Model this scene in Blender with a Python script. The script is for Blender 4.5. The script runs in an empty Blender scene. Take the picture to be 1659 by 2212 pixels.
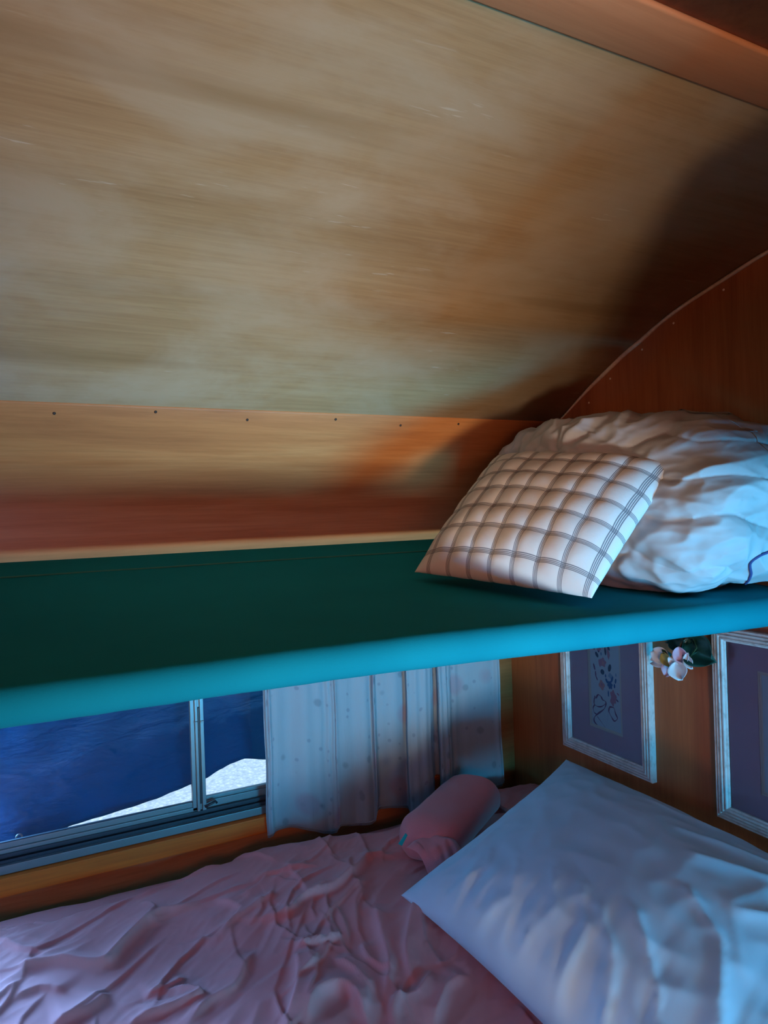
import bpy, bmesh, math, random
import numpy as np
from mathutils import Vector, Matrix, noise

random.seed(7)
SC = bpy.context.scene
COL = SC.collection

# ------------------------------------------------------------------ camera
F = 1450.0                                   # focal length in pixels of the 1659 x 2212 frame
CX = np.array([2920., -96., F]); CX /= np.linalg.norm(CX)
CY = np.array([-726., 23., F]); CY -= CX * (CX @ CY); CY /= np.linalg.norm(CY)
CZ = np.cross(CX, CY)
if CZ[1] > 0: CZ = -CZ
H0 = 1.40                                    # eye height above the floor

def at(px, py, ax, val):
    """point of the sight line through a pixel on the plane axis = val (eye at the origin, floor at -H0)"""
    v = np.array([px - 829.5, py - 1106.0, F])
    r = np.array([v @ CX, v @ CY, v @ CZ])
    return Vector((r * val / r[ax]).tolist())

cam_d = bpy.data.cameras.new('camera'); cam = bpy.data.objects.new('camera', cam_d)
COL.objects.link(cam); SC.camera = cam
cam_d.sensor_fit = 'HORIZONTAL'; cam_d.sensor_width = 36.0; cam_d.lens = 36.0 * F / 1659.0
cam_d.clip_start = 0.01
cam.matrix_world = Matrix(((CX[0], -CX[1], -CX[2], 0), (CY[0], -CY[1], -CY[2], 0), (CZ[0], -CZ[1], -CZ[2], 0), (0, 0, 0, 1)))

# ------------------------------------------------------------------ exposure, world, lights
SC.view_settings.view_transform = 'Standard'; SC.view_settings.look = 'None'
SC.view_settings.gamma = 1.0; SC.view_settings.use_curve_mapping = False
SC.view_settings.exposure = 0.0
W = bpy.data.worlds.new('sky'); SC.world = W; W.use_nodes = True
W.node_tree.nodes['Background'].inputs[0].default_value = (0.30, 0.62, 1.0, 1)
W.node_tree.nodes['Background'].inputs[1].default_value = 1.0

def area(name, loc, target, sx, sy, power, col, spread=180):
    l = bpy.data.lights.new(name, 'AREA'); l.shape = 'RECTANGLE'; l.size = sx; l.size_y = sy
    l.energy = power; l.color = col; l.spread = math.radians(spread)
    o = bpy.data.objects.new(name, l); COL.objects.link(o); o.location = loc
    d = Vector(target) - Vector(loc); o.rotation_euler = d.to_track_quat('-Z', 'Y').to_euler()
    return o
# low front window, shaded by the same blue tarp
area('front_window_light', (0.75, -0.68, -0.61), (0.66, 1.0, -0.04), 0.5, 0.22, 8.2, (0.02, 0.53, 0.98), 76)
# neutral daylight through the low open doorway to the left
area('door_light', (-0.45, -1.50, -0.92), (0.36, 1.1, 0.30), 0.30, 0.25, 6.7, (1.0, 0.85, 0.62), 60)
# open sky beyond the edge of the tarp, at the left half of the rear window
area('rear_window_light', (-0.42, 1.545, -0.42), (-0.40, 0.5, -0.62), 0.36, 0.36, 50.0, (0.15, 0.43, 0.90))
# faint warm bounce of the wooden interior
area('interior_bounce', (-0.3, -0.80, -0.05), (0.5, 1.2, 0.35), 0.7, 0.3, 2.0, (1.0, 0.34, 0.22), 84)
sun_d = bpy.data.lights.new('sun', 'SUN'); sun_d.energy = 3.0; sun_d.angle = math.radians(1.0); sun_d.color = (1.0, 0.96, 0.9)
sun = bpy.data.objects.new('sun', sun_d); COL.objects.link(sun)
sun.rotation_euler = Vector((0.35, 0.25, -1.0)).to_track_quat('-Z', 'Y').to_euler()

# ------------------------------------------------------------------ helpers
def lift(o):
    return o

def tag(o, label=None, cat=None, group=None, kind=None):
    if label: o['label'] = label
    if cat: o['category'] = cat
    if group: o['group'] = group
    if kind: o['kind'] = kind
    return o

def empty(name, loc=(0, 0, 0)):
    o = bpy.data.objects.new(name, None); COL.objects.link(o); o.location = loc
    o.empty_display_size = 0.05
    return o

def link(name, me, mats=None, parent=None, smooth=True):
    if mats is not None:
        for m in (mats if isinstance(mats, (list, tuple)) else [mats]): me.materials.append(m)
    if smooth:
        for p in me.polygons: p.use_smooth = True
    o = bpy.data.objects.new(name, me); COL.objects.link(o)
    if parent is not None:
        o.parent = parent
        o.matrix_parent_inverse = Matrix.Translation(-Vector(parent.location))
    return o

def from_bm(name, bm, mats, parent=None, smooth=False):
    me = bpy.data.meshes.new(name); bmesh.ops.recalc_face_normals(bm, faces=bm.faces)
    bm.to_mesh(me); bm.free()
    return link(name, me, mats, parent, smooth)

def grid(name, fn, nu, nv, mats, parent=None, thick=0.0, offset=-1, cyc_u=False):
    """sheet: fn(u, v) in 0..1 -> point; UV = (u, v)"""
    vs = []
    nuu = nu if cyc_u else nu + 1
    for j in range(nv + 1):
        for i in range(nuu):
            vs.append(tuple(fn(i / nu, j / nv)))
    fs = []; uv = []
    for j in range(nv):
        for i in range(nu):
            a = j * nuu + i; b = j * nuu + (i + 1) % nuu
            c = (j + 1) * nuu + (i + 1) % nuu; d = (j + 1) * nuu + i
            fs.append((a, b, c, d))
            uv += [(i / nu, j / nv), ((i + 1) / nu, j / nv), ((i + 1) / nu, (j + 1) / nv), (i / nu, (j + 1) / nv)]
    me = bpy.data.meshes.new(name); me.from_pydata(vs, [], fs)
    l = me.uv_layers.new(name='UVMap')
    for k, t in enumerate(uv): l.data[k].uv = t
    o = link(name, me, mats, parent)
    if thick:
        m = o.modifiers.new('solid', 'SOLIDIFY'); m.thickness = thick; m.offset = offset
    return o

def bm_box(bm, lo, hi, mi=0, bevel=0.0):
    r = bmesh.ops.create_cube(bm, size=1.0)
    lo = Vector(lo); hi = Vector(hi); c = (lo + hi) / 2; s = hi - lo
    for v in r['verts']: v.co = Vector((v.co.x * s.x, v.co.y * s.y, v.co.z * s.z)) + c
    fs = set(f for v in r['verts'] for f in v.link_faces)
    for f in fs: f.material_index = mi
    if bevel:
        es = list(set(e for v in r['verts'] for e in v.link_edges))
        bmesh.ops.bevel(bm, geom=es, offset=bevel, segments=2, affect='EDGES', profile=0.6)

def box(name, lo, hi, mats, parent=None, bevel=0.0):
    bm = bmesh.new(); bm_box(bm, lo, hi, 0, bevel)
    return from_bm(name, bm, mats, parent)

def bm_tube(bm, pts, rad, seg=10, cap=True, mi=0):
    pts = [Vector(p) for p in pts]; rings = []
    n = len(pts)
    up = Vector((0.13, 0.21, 0.97))
    for i, p in enumerate(pts):
        t = (pts[min(i + 1, n - 1)] - pts[max(i - 1, 0)]).normalized()
        a = t.cross(up)
        if a.length < 1e-3: a = t.cross(Vector((1, 0, 0)))
        a.normalize(); b = t.cross(a)
        r = rad[i] if isinstance(rad, (list, tuple)) else rad
        rings.append([bm.verts.new(p + a * (r * math.cos(k * 2 * math.pi / seg)) + b * (r * math.sin(k * 2 * math.pi / seg))) for k in range(seg)])
    for i in range(n - 1):
        for k in range(seg):
            f = bm.faces.new((rings[i][k], rings[i][(k + 1) % seg], rings[i + 1][(k + 1) % seg], rings[i + 1][k])); f.material_index = mi
    if cap:
        bm.faces.new(rings[0][::-1]).material_index = mi; bm.faces.new(rings[-1]).material_index = mi

def tube(name, pts, rad, mats, parent=None, seg=10):
    bm = bmesh.new(); bm_tube(bm, pts, rad, seg)
    return from_bm(name, bm, mats, parent, True)

def sstep(a, b, x):
    t = min(1.0, max(0.0, (x - a) / (b - a))); return t * t * (3 - 2 * t)

def nz(x, y, z=0.0): return noise.noise(Vector((x, y, z)))
def ridged(x, y, z=0.0): return 1.0 - 2.2 * abs(nz(x, y, z))

def pl_dist(P, poly):
    """distance of an (n,2) array of points to a polyline"""
    best = np.full(len(P), 1e9)
    for a, b in zip(poly[:-1], poly[1:]):
        a = np.array(a); b = np.array(b); d = b - a
        t = np.clip(((P - a) @ d) / max(d @ d, 1e-12), 0, 1)
        q = a + t[:, None] * d
        best = np.minimum(best, np.hypot(P[:, 0] - q[:, 0], P[:, 1] - q[:, 1]))
    return best

def crease(P, poly, amp, wd):
    """cloth fold along a polyline: steep on one side, a long slope on the other, fading at both ends"""
    best = np.full(len(P), 1e9); sg = np.ones(len(P)); tt = np.zeros(len(P))
    poly = [np.array(p) for p in poly]; Ls = [0.0]
    for a, b in zip(poly[:-1], poly[1:]): Ls.append(Ls[-1] + float(np.hypot(*(b - a))))
    for k, (a, b) in enumerate(zip(poly[:-1], poly[1:])):
        d = b - a; t = np.clip(((P - a) @ d) / max(d @ d, 1e-12), 0, 1); q = P - (a + t[:, None] * d)
        dist = np.hypot(q[:, 0], q[:, 1]); s_ = np.sign(d[0] * q[:, 1] - d[1] * q[:, 0])
        m_ = dist < best; best[m_] = dist[m_]; sg[m_] = s_[m_]; tt[m_] = ((Ls[k] + t * (Ls[k + 1] - Ls[k])) / Ls[-1])[m_]
    fade = np.clip(np.minimum(tt, 1 - tt) * 5 + 0.12, 0, 1)
    soft = np.sqrt(best ** 2 + (wd * 0.18) ** 2) - wd * 0.18
    return amp * fade * np.where(sg > 0, np.exp(-soft / (3.4 * wd)), np.exp(-soft / (0.55 * wd)) * 1.25 - 0.25 * np.exp(-soft / (1.6 * wd)))

# ------------------------------------------------------------------ materials
def mat(name, col=(0.5, 0.5, 0.5), rough=0.7, metal=0.0, spec=0.5):
    m = bpy.data.materials.new(name); m.use_nodes = True
    b = m.node_tree.nodes['Principled BSDF']
    b.inputs['Base Color'].default_value = (*col, 1); b.inputs['Roughness'].default_value = rough
    b.inputs['Metallic'].default_value = metal; b.inputs['Specular IOR Level'].default_value = spec
    return m

def N(m, t, **kw):
    n = m.node_tree.nodes.new(t)
    for k, v in kw.items(): setattr(n, k, v)
    return n
def L(m, a, b): m.node_tree.links.new(a, b)

def noise_tex(m, src, scale=(1, 1, 1), s=5.0, detail=4.0, rough=0.55, dist=0.0, rot=(0, 0, 0)):
    mp = N(m, 'ShaderNodeMapping'); mp.inputs['Scale'].default_value = scale; mp.inputs['Rotation'].default_value = rot
    L(m, src, mp.inputs['Vector'])
    n = N(m, 'ShaderNodeTexNoise'); n.inputs['Scale'].default_value = s; n.inputs['Detail'].default_value = detail
    n.inputs['Roughness'].default_value = rough; n.inputs['Distortion'].default_value = dist
    L(m, mp.outputs[0], n.inputs['Vector'])
    return n.outputs['Fac']

def ramp(m, fac, stops):
    r = N(m, 'ShaderNodeValToRGB'); e = r.color_ramp.elements
    e[0].position, e[0].color = stops[0][0], (*stops[0][1], 1)
    e[1].position, e[1].color = stops[-1][0], (*stops[-1][1], 1)
    for p, c in stops[1:-1]:
        x = e.new(p); x.color = (*c, 1)
    L(m, fac, r.inputs[0]); return r.outputs[0]

def mixc(m, fac, a, b, mode='MIX'):
    x = N(m, 'ShaderNodeMix', data_type='RGBA', blend_type=mode)
    if isinstance(fac, (int, float)): x.inputs[0].default_value = fac
    else: L(m, fac, x.inputs[0])
    for s, v in ((x.inputs[6], a), (x.inputs[7], b)):
        if isinstance(v, tuple): s.default_value = (*v, 1)
        else: L(m, v, s)
    return x.outputs[2]

def math_n(m, op, a, b=None, c=None):
    x = N(m, 'ShaderNodeMath', operation=op)
    for i, v in enumerate((a, b, c)):
        if v is None: continue
        if isinstance(v, (int, float)): x.inputs[i].default_value = v
        else: L(m, v, x.inputs[i])
    return x.outputs[0]

def bump(m, h, strength=0.3, dist=0.002):
    b = N(m, 'ShaderNodeBump'); b.inputs['Strength'].default_value = strength; b.inputs['Distance'].default_value = dist
    L(m, h, b.inputs['Height']); L(m, b.outputs[0], m.node_tree.nodes['Principled BSDF'].inputs['Normal'])

def wood(name, dark, mid, light, axis='x', rough=0.45, blotch=None, fine=1.0):
    m = mat(name, mid, rough, 0, 0.4)
    tc = N(m, 'ShaderNodeTexCoord').outputs['Object']
    sc = {'x': (0.9, 9, 9), 'z': (9, 9, 0.9)}[axis]
    sf = {'x': (6, 150, 150), 'z': (150, 150, 6)}[axis]
    g1 = noise_tex(m, tc, sc, 1.6, 6, 0.62, 0.6)
    g2 = noise_tex(m, tc, sf, 1.0, 4, 0.7)
    c = ramp(m, g1, [(0.3, dark), (0.5, mid), (0.72, light)])
    c2 = ramp(m, g2, [(0.35, (0.80, 0.76, 0.72)), (0.6, (1.0, 1.0, 1.0))])
    c = mixc(m, 0.7 * fine, c, c2, 'MULTIPLY')
    if blotch:
        g3 = noise_tex(m, tc, (1.0, 1.6, 1.6), 4.5, 5, 0.6, 0.3)
        f = ramp(m, g3, [(0.42, (0, 0, 0)), (0.68, (1, 1, 1))])
        c = mixc(m, f, c, blotch)
    if blotch:
        g4 = noise_tex(m, tc, (9, 70, 70), 1.4, 3, 0.6); g5 = noise_tex(m, tc, (1.2, 2, 2), 2.6, 2, 0.5)
        fl_ = math_n(m, 'MULTIPLY', ramp(m, g4, [(0.66, (0, 0, 0)), (0.72, (1, 1, 1))]), ramp(m, g5, [(0.50, (0, 0, 0)), (0.62, (1, 1, 1))]))
        c = mixc(m, math_n(m, 'MULTIPLY', fl_, 0.5), c, (0.78, 0.68, 0.55))
        g6 = noise_tex(m, tc, (0.5, 5, 5), 1.3, 3, 0.5, 0.4)
        c = mixc(m, math_n(m, 'MULTIPLY', ramp(m, g6, [(0.60, (0, 0, 0)), (0.68, (1, 1, 1))]), 0.55), c, (0.34, 0.19, 0.08))
    L(m, c, m.node_tree.nodes['Principled BSDF'].inputs['Base Color'])
    r = ramp(m, g1, [(0.3, (rough + .1,) * 3), (0.7, (rough - .06,) * 3)])
    L(m, r, m.node_tree.nodes['Principled BSDF'].inputs['Roughness'])
    bump(m, g2, 0.12, 0.0006)
    return m

M = {}
M['ceiling'] = wood('ceiling plywood', (0.46, 0.27, 0.13), (0.52, 0.32, 0.16), (0.57, 0.37, 0.20), 'x', 0.42, (0.57, 0.40, 0.25))
M['backwall'] = wood('rear wall plywood', (0.42, 0.155, 0.05), (0.54, 0.215, 0.07), (0.62, 0.29, 0.11), 'x', 0.5)
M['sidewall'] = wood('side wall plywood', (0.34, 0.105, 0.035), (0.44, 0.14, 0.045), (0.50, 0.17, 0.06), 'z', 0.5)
M['redwood'] = wood('reddish batten wood', (0.46, 0.17, 0.075), (0.55, 0.22, 0.10), (0.62, 0.27, 0.13), 'x', 0.5, None, 0.6)
M['ledge'] = wood('window ledge wood', (0.58, 0.11, 0.006), (0.76, 0.15, 0.008), (0.82, 0.18, 0.012), 'x', 0.6)
M['pale'] = wood('pale edging wood', (0.70, 0.55, 0.38), (0.80, 0.64, 0.46), (0.85, 0.70, 0.5), 'x', 0.6)
M['floor'] = mat('floor lino', (0.20, 0.15, 0.11), 0.5)

def fabric(name, col, col2=None, rough=0.9, weave=900, bstr=0.15, sheen=0.2, subs=0.0):
    m = mat(name, col, rough, 0, 0.2)
    b = m.node_tree.nodes['Principled BSDF']; b.inputs['Sheen Weight'].default_value = sheen
    b.inputs['Sheen Roughness'].default_value = 0.4
    tc = N(m, 'ShaderNodeTexCoord').outputs['Object']
    g = noise_tex(m, tc, (1, 1, 1), weave, 2, 0.6)
    g2 = noise_tex(m, tc, (1, 1, 1), 6, 3, 0.5)
    c = ramp(m, g2, [(0.3, tuple(x * 0.93 for x in col)), (0.7, col2 or tuple(min(1, x * 1.04) for x in col))])
    L(m, c, b.inputs['Base Color'])
    bump(m, g, bstr, 0.0008)
    return m
M['canvas'] = fabric('green canvas', (0.004, 0.20, 0.255), (0.005, 0.215, 0.265), 0.9, 700, 0.35, 0.0)
M['canvas'].node_tree.nodes['Principled BSDF'].inputs['Specular IOR Level'].default_value = 0.06
M['thread'] = mat('pale green thread', (0.03, 0.20, 0.19), 0.9)
M['pink'] = fabric('pink cotton', (0.80, 0.29, 0.29), (0.84, 0.32, 0.32), 0.85, 900, 0.1, 0.1)
M['pinkdeep'] = fabric('salmon pink knit', (0.70, 0.24, 0.26), None, 0.95, 500, 0.4, 0.3)
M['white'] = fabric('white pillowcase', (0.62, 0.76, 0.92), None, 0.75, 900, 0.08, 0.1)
M['quilt'] = fabric('cream quilt', (0.47, 0.48, 0.52), None, 0.9, 700, 0.1, 0.0)
M['piping'] = mat('dark blue quilt binding', (0.05, 0.07, 0.22), 0.9)
M['tealtag'] = mat('teal satin tag', (0.0, 0.25, 0.30), 0.4)
M['alu'] = mat('weathered aluminium', (0.20, 0.24, 0.26), 0.38, 0.5)
M['aludark'] = mat('dark window gasket', (0.02, 0.03, 0.05), 0.5)
M['black'] = mat('black latch', (0.015, 0.015, 0.025), 0.4)
M['nail'] = mat('brass brad', (0.9, 0.75, 0.55), 0.4, 0.2)
M['nailrust'] = mat('rusty brad', (0.04, 0.025, 0.02), 0.6)
M['steel'] = mat('pole steel', (0.5, 0.5, 0.5), 0.35, 1.0)
M['mattress'] = mat('mattress ticking', (0.55, 0.5, 0.45), 0.9)

# ------------------------------------------------------------------ room shell
XR, XL, YB, YF = 1.12, -0.95, 1.50, -1.60
arch = [(1.292, 0.203), (1.254, 0.223), (1.181, 0.266), (1.109, 0.303), (1.058, 0.328), (1.013, 0.346), (0.958, 0.370),
        (0.90, 0.389), (0.832, 0.406), (0.781, 0.419), (0.736, 0.429), (0.66, 0.441), (0.58, 0.449), (0.50, 0.455),
        (0.40, 0.459), (0.2, 0.464), (-0.2, 0.468), (-0.8, 0.468), (-1.6, 0.468)]
def smooth_poly(pts, n):
    """Catmull-Rom resample"""
    out = []
    P = [pts[0]] + list(pts) + [pts[-1]]
    for i in range(1, len(P) - 2):
        for k in range(n):
            t = k / n
            out.append(tuple(0.5 * (2 * P[i][c] + (P[i + 1][c] - P[i - 1][c]) * t + (2 * P[i - 1][c] - 5 * P[i][c] + 4 * P[i + 1][c] - P[i + 2][c]) * t * t
                             + (-P[i - 1][c] + 3 * P[i][c] - 3 * P[i + 1][c] + P[i + 2][c]) * t ** 3) for c in range(len(pts[0]))))
    out.append(tuple(pts[-1])); return out
AR = smooth_poly(arch, 4)

def strip(name, prof, x0, x1, m, nx=2, thick=0.01, sign=1, parent=None):
    """profile of (y, z) extruded along x"""
    vs = []; fs = []
    for (y, z) in prof:
        for i in range(nx + 1): vs.append((x0 + (x1 - x0) * i / nx, y, z))
    for j in range(len(prof) - 1):
        for i in range(nx):
            a = j * (nx + 1) + i; fs.append((a, a + 1, a + nx + 2, a + nx + 1))
    me = bpy.data.meshes.new(name); me.from_pydata(vs, [], fs)
    o = link(name, me, m, parent)
    s = o.modifiers.new('solid', 'SOLIDIFY'); s.thickness = thick; s.offset = sign
    return o

ceil = strip('ceiling', AR, XL - 0.02, XR, M['ceiling'], 2, 0.008, -1)
tag(ceil, kind='structure')

# rear wall: curved panel above, flat with the window hole below
back = [(1.284, 0.208), (1.30, 0.180), (1.345, 0.115), (1.395, 0.045), (1.435, -0.02), (1.465, -0.08), (1.487, -0.14), (1.50, -0.20)]
BK = smooth_poly(back, 3)
WX0, WX1, WZ0, WZ1 = -0.62, 0.88, -0.666, -0.225
bm = bmesh.new()
prof = BK + [(1.50, WZ1), (1.50, WZ0), (1.50, -1.40)]
xs = [XL - 0.02, WX0, WX1, XR]
V = [[bm.verts.new((x, y, z)) for x in xs] for (y, z) in prof]
for j in range(len(prof) - 1):
    for i in range(3):
        if i == 1 and j == len(prof) - 3: continue
        bm.faces.new((V[j][i], V[j][i + 1], V[j + 1][i + 1], V[j + 1][i]))
me = bpy.data.meshes.new('wall_back'); bm.to_mesh(me); bm.free()
wall_back = tag(link('wall_back', me, M['backwall']), kind='structure')
s = wall_back.modifiers.new('solid', 'SOLIDIFY'); s.thickness = 0.012; s.offset = 1
# side walls, floor, front
def poly_wall(name, x, sgn, m):
    bm = bmesh.new()
    ring = [(YF, -H0)] + [(YB + 0.012, -H0)] + [(1.512, -0.2)] + [(y + 0.012, z + 0.004) for y, z in BK[::-1]] + [(y, z + 0.006) for y, z in AR]
    a = [bm.verts.new((x, y, z)) for y, z in ring]; b = [bm.verts.new((x + sgn * 0.02, y, z)) for y, z in ring]
    bm.faces.new(a); bm.faces.new(b[::-1])
    for i in range(len(ring)): bm.faces.new((a[i], b[i], b[(i + 1) % len(ring)], a[(i + 1) % len(ring)]))
    return tag(from_bm(name, bm, m), kind='structure')
wall_right = poly_wall('wall_right', XR, 1, M['sidewall'])
wall_left = poly_wall('wall_left', XL, -1, M['sidewall'])
tag(box('floor', (XL, YF, -H0 - 0.02), (XR, YB, -H0), M['floor']), kind='structure')
tag(box('shade_panel_left', (XL, -1.02, -H0), (-0.345, -1.0, 0.465), M['sidewall']), kind='structure')  # unseen panel, added to trim the doorway light on the left of the ceiling
tag(box('shade_panel_right', (-0.10, -1.02, -H0), (XR, -1.0, 0.465), M['sidewall']), kind='structure')  # unseen panel, added to keep the doorway light off the quilt
tag(box('wall_front', (XL, YF - 0.02, -H0), (XR, YF, 0.47), M['sidewall']), kind='structure')

# pale edging where the side panel meets the ceiling
bm = bmesh.new()
sel = [p for p in AR if p[0] > -0.4]
tb = [(XR - 0.002, y, z - 0.0035) for y, z in sel]
bm_tube(bm, tb, [0.0036 if y < 0.98 else (0.0036 + 0.0012 * sstep(0.9, 1.05, y) - 0.003 * sstep(1.1, 1.28, y)) for y, z in sel], 8)
tag(from_bm('trim_1', bm, M['pale'], None, True), kind='structure')
# battens across the ceiling: a reddish board, then the next sheet
def arch_z(y):
    for (a, b) in zip(AR[:-1], AR[1:]):
        if b[0] <= y <= a[0]: return a[1] + (b[1] - a[1]) * (y - a[0]) / (b[0] - a[0])
    return AR[-1][1]
y1, y2 = 0.493, 0.432
prof = [(y1, arch_z(y1) + 0.002), (y1 - 0.0005, arch_z(y1) - 0.0045), (y1 - 0.003, arch_z(y1) - 0.0055), (y2 + 0.003, arch_z(y2) - 0.0055), (y2, arch_z(y2) - 0.0045), (y2, arch_z(y2) + 0.002)]
t2 = strip('trim_2', prof, XL, XR - 0.001, M['redwood'], 2, 0.001, -1); tag(t2, kind='structure')
prof = [(y2 - 0.001, arch_z(y2) - 0.001)] + [(y, arch_z(y) - 0.0015) for y in (0.3, 0.1, -0.2, -0.8, -1.59)]
t3 = strip('trim_3', prof, XL, XR - 0.001, M['sidewall'], 2, 0.001, -1); tag(t3, kind='structure')
# brads
def nail(p, nrm, r, m, parent):
    bm = bmesh.new(); bmesh.ops.create_uvsphere(bm, u_segments=10, v_segments=6, radius=r)
    nrm = Vector(nrm).normalized()
    R = nrm.to_track_quat('Z', 'Y').to_matrix()
    for v in bm.verts: v.co = R @ Vector((v.co.x, v.co.y, v.co.z * 0.5)) + Vector(p)
    return from_bm('nail', bm, m, parent, True)
for px, py in [(1563, 626), (1455, 698), (1387, 755), (1318, 818), (1272, 870)]:
    nail(at(px, py, 0, XR - 0.0005), (-1, 0, 0), 0.0024, M['nail'], wall_right)
def on_back(px, py):
    """point on the rear wall profile under a pixel"""
    r = at(px, py, 1, 1.0)
    for a, b in zip(BK[:-1], BK[1:]):
        fa = a[1] - r.z * a[0]; fb = b[1] - r.z * b[0]
        if fa * fb <= 0:
            t = fa / (fa - fb); y = a[0] + t * (b[0] - a[0]); return r * y
    return r * 1.3
for px, py in [(117, 893), (336, 890), (534, 907), (725, 906), (865, 919), (990, 916)]:
    p = on_back(px, py); nail(p + Vector((0, -0.0005, 0)), (0, -1, -0.5), 0.0028, M['nailrust'], wall_back)
# knot hole / scuff low on side wall
nail(at(1585, 1858, 0, XR), (-1, 0, 0), 0.012, M['nailrust'], wall_right).name = 'knot'

# wooden ledge under the window
tag(box('trim_4', (XL, 1.478, -0.712), (0.93, 1.4995, -0.676), M['ledge'], None, 0.002), kind='structure')

# added unseen cabinet just right of the viewer, shades the right ceiling corner
blk = empty('shade_blocker', (0.82, 0.17, -0.12)); tag(blk, 'unseen added cabinet hung on the side wall in front of the bunk', 'blocker')
box('body', (0.58, 0.02, -0.12), (XR - 0.001, 0.29, 0.24), M['sidewall'], blk, 0.004)
for x0, x1 in ((0.59, 0.84), (0.85, 1.10)):
    dr = box('blocker_door', (x0, 0.004, -0.11), (x1, 0.02, 0.23), M['redwood'], blk, 0.003)
    kb = tube('blocker_knob', [((x0 + x1) / 2, 0.004, -0.08), ((x0 + x1) / 2, -0.014, -0.08)], 0.009, M['alu'], None, 12); kb.parent = dr

# ------------------------------------------------------------------ window
win = tag(empty('window_1', (0.13, 1.5, -0.66)), kind='structure')
def xbar(bm, x0, x1, y0, y1, z0, z1, mi=0): bm_box(bm, (x0, y0, z0), (x1, y1, z1), mi, 0.0008)
bm = bmesh.new()
for (x0, x1, z0, z1) in ((WX0 - 0.02, WX1 + 0.02, -0.675, -0.6585), (WX0 - 0.02, WX1 + 0.02, WZ1, WZ1 + 0.018), (WX0 - 0.02, WX0, -0.66, WZ1), (WX1, WX1 + 0.02, -0.66, WZ1)):
    xbar(bm, x0, x1, 1.492, 1.5005, z0, z1)
from_bm('window_frame', bm, M['alu'], win)
bm = bmesh.new()
xbar(bm, WX0, WX1, 1.5005, 1.53, -0.668, -0.6575)
xbar(bm, WX0, WX1, 1.502, 1.512, -0.6585, -0.652); xbar(bm, WX0, WX1, 1.502, 1.509, -0.6465, -0.6405); xbar(bm, WX0, WX1, 1.511, 1.55, -0.6585, -0.643)
from_bm('track', bm, M['aludark'], win)
bm = bmesh.new()
xbar(bm, WX0, 0.268, 1.506, 1.520, -0.643, -0.633); xbar(bm, WX0, 0.268, 1.510, 1.522, -0.633, -0.622)
xbar(bm, WX0, 0.268, 1.508, 1.520, WZ1 - 0.012, WZ1); xbar(bm, 0.259, 0.268, 1.506, 1.520, -0.64, WZ1)
from_bm('sash', bm, M['alu'], win)
bm = bmesh.new()
xbar(bm, 0.268, WX1, 1.512, 1.528, -0.643, -0.626); xbar(bm, 0.268, WX1, 1.518, 1.530, -0.628, -0.620)
xbar(bm, 0.268, WX1, 1.514, 1.526, WZ1 - 0.012, WZ1)
xbar(bm, 0.268, 0.274, 1.500, 1.520, -0.64, WZ1); xbar(bm, 0.279, 0.287, 1.500, 1.520, -0.64, WZ1); xbar(bm, 0.2735, 0.2795, 1.506, 1.520, -0.64, WZ1)
sash2 = from_bm('sash', bm, M['alu'], win)
bm = bmesh.new(); xbar(bm, 0.2742, 0.2788, 1.501, 1.507, -0.625, -0.415); from_bm('latch_slot', bm, M['black'], win)
bm = bmesh.new(); xbar(bm, 0.267, 0.2735, 1.497, 1.502, -0.448, -0.444); xbar(bm, 0.2795, 0.287, 1.497, 1.502, -0.448, -0.444); from_bm('clip', bm, M['alu'], win)
tube('latch', [(0.283, 1.497, -0.632), (0.293, 1.497, -0.629), (0.306, 1.497, -0.625), (0.309, 1.498, -0.629)], 0.0028, M['black'], win, 8)
# panes
gm = bpy.data.materials.new('window glass'); gm.use_nodes = True
nt = gm.node_tree; nt.nodes.remove(nt.nodes['Principled BSDF'])
tr = N(gm, 'ShaderNodeBsdfTransparent'); tr.inputs[0].default_value = (0.92, 0.96, 0.97, 1)
gl = N(gm, 'ShaderNodeBsdfGlossy'); gl.inputs['Roughness'].default_value = 0.03
fr = N(gm, 'ShaderNodeFresnel'); fr.inputs[0].default_value = 1.42
mx = N(gm, 'ShaderNodeMixShader'); L(gm, fr.outputs[0], mx.inputs[0]); L(gm, tr.outputs[0], mx.inputs[1]); L(gm, gl.outputs[0], mx.inputs[2])
L(gm, mx.outputs[0], nt.nodes['Material Output'].inputs[0]); M['glass'] = gm
box('pane', (WX0, 1.514, -0.634), (0.262, 1.516, WZ1), M['glass'], win)
box('pane', (0.284, 1.522, -0.634), (WX1, 1.524, WZ1), M['glass'], win)

# ------------------------------------------------------------------ outdoors: tarp over the window, gravel ground
def tarp_mat():
    m = bpy.data.materials.new('blue tarp'); m.use_nodes = True
    b = m.node_tree.nodes['Principled BSDF']
    b.inputs['Base Color'].default_value = (0.003, 0.05, 0.14, 1); b.inputs['Roughness'].default_value = 0.55; b.inputs['Specular IOR Level'].default_value = 0.12
    tc = N(m, 'ShaderNodeTexCoord').outputs['Object']
    g = noise_tex(m, tc, (1.6, 1, 4.5), 6, 4, 0.55, 0.35, (0, 0.45, 0)); g2 = noise_tex(m, tc, (1, 1, 1), 900, 2, 0.5)
    h = math_n(m, 'MULTIPLY_ADD', g2, 0.02, g)
    bump(m, h, 1.0, 0.02)
    t = N(m, 'ShaderNodeBsdfTranslucent'); t.inputs[0].default_value = (0.0, 0.46, 0.80, 1)
    x = N(m, 'ShaderNodeMixShader'); x.inputs[0].default_value = 0.30
    L(m, b.outputs[0], x.inputs[1]); L(m, t.outputs[0], x.inputs[2]); L(m, x.outputs[0], m.node_tree.nodes['Material Output'].inputs[0])
    return m
M['tarp'] = tarp_mat()
TY = 1.585
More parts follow.
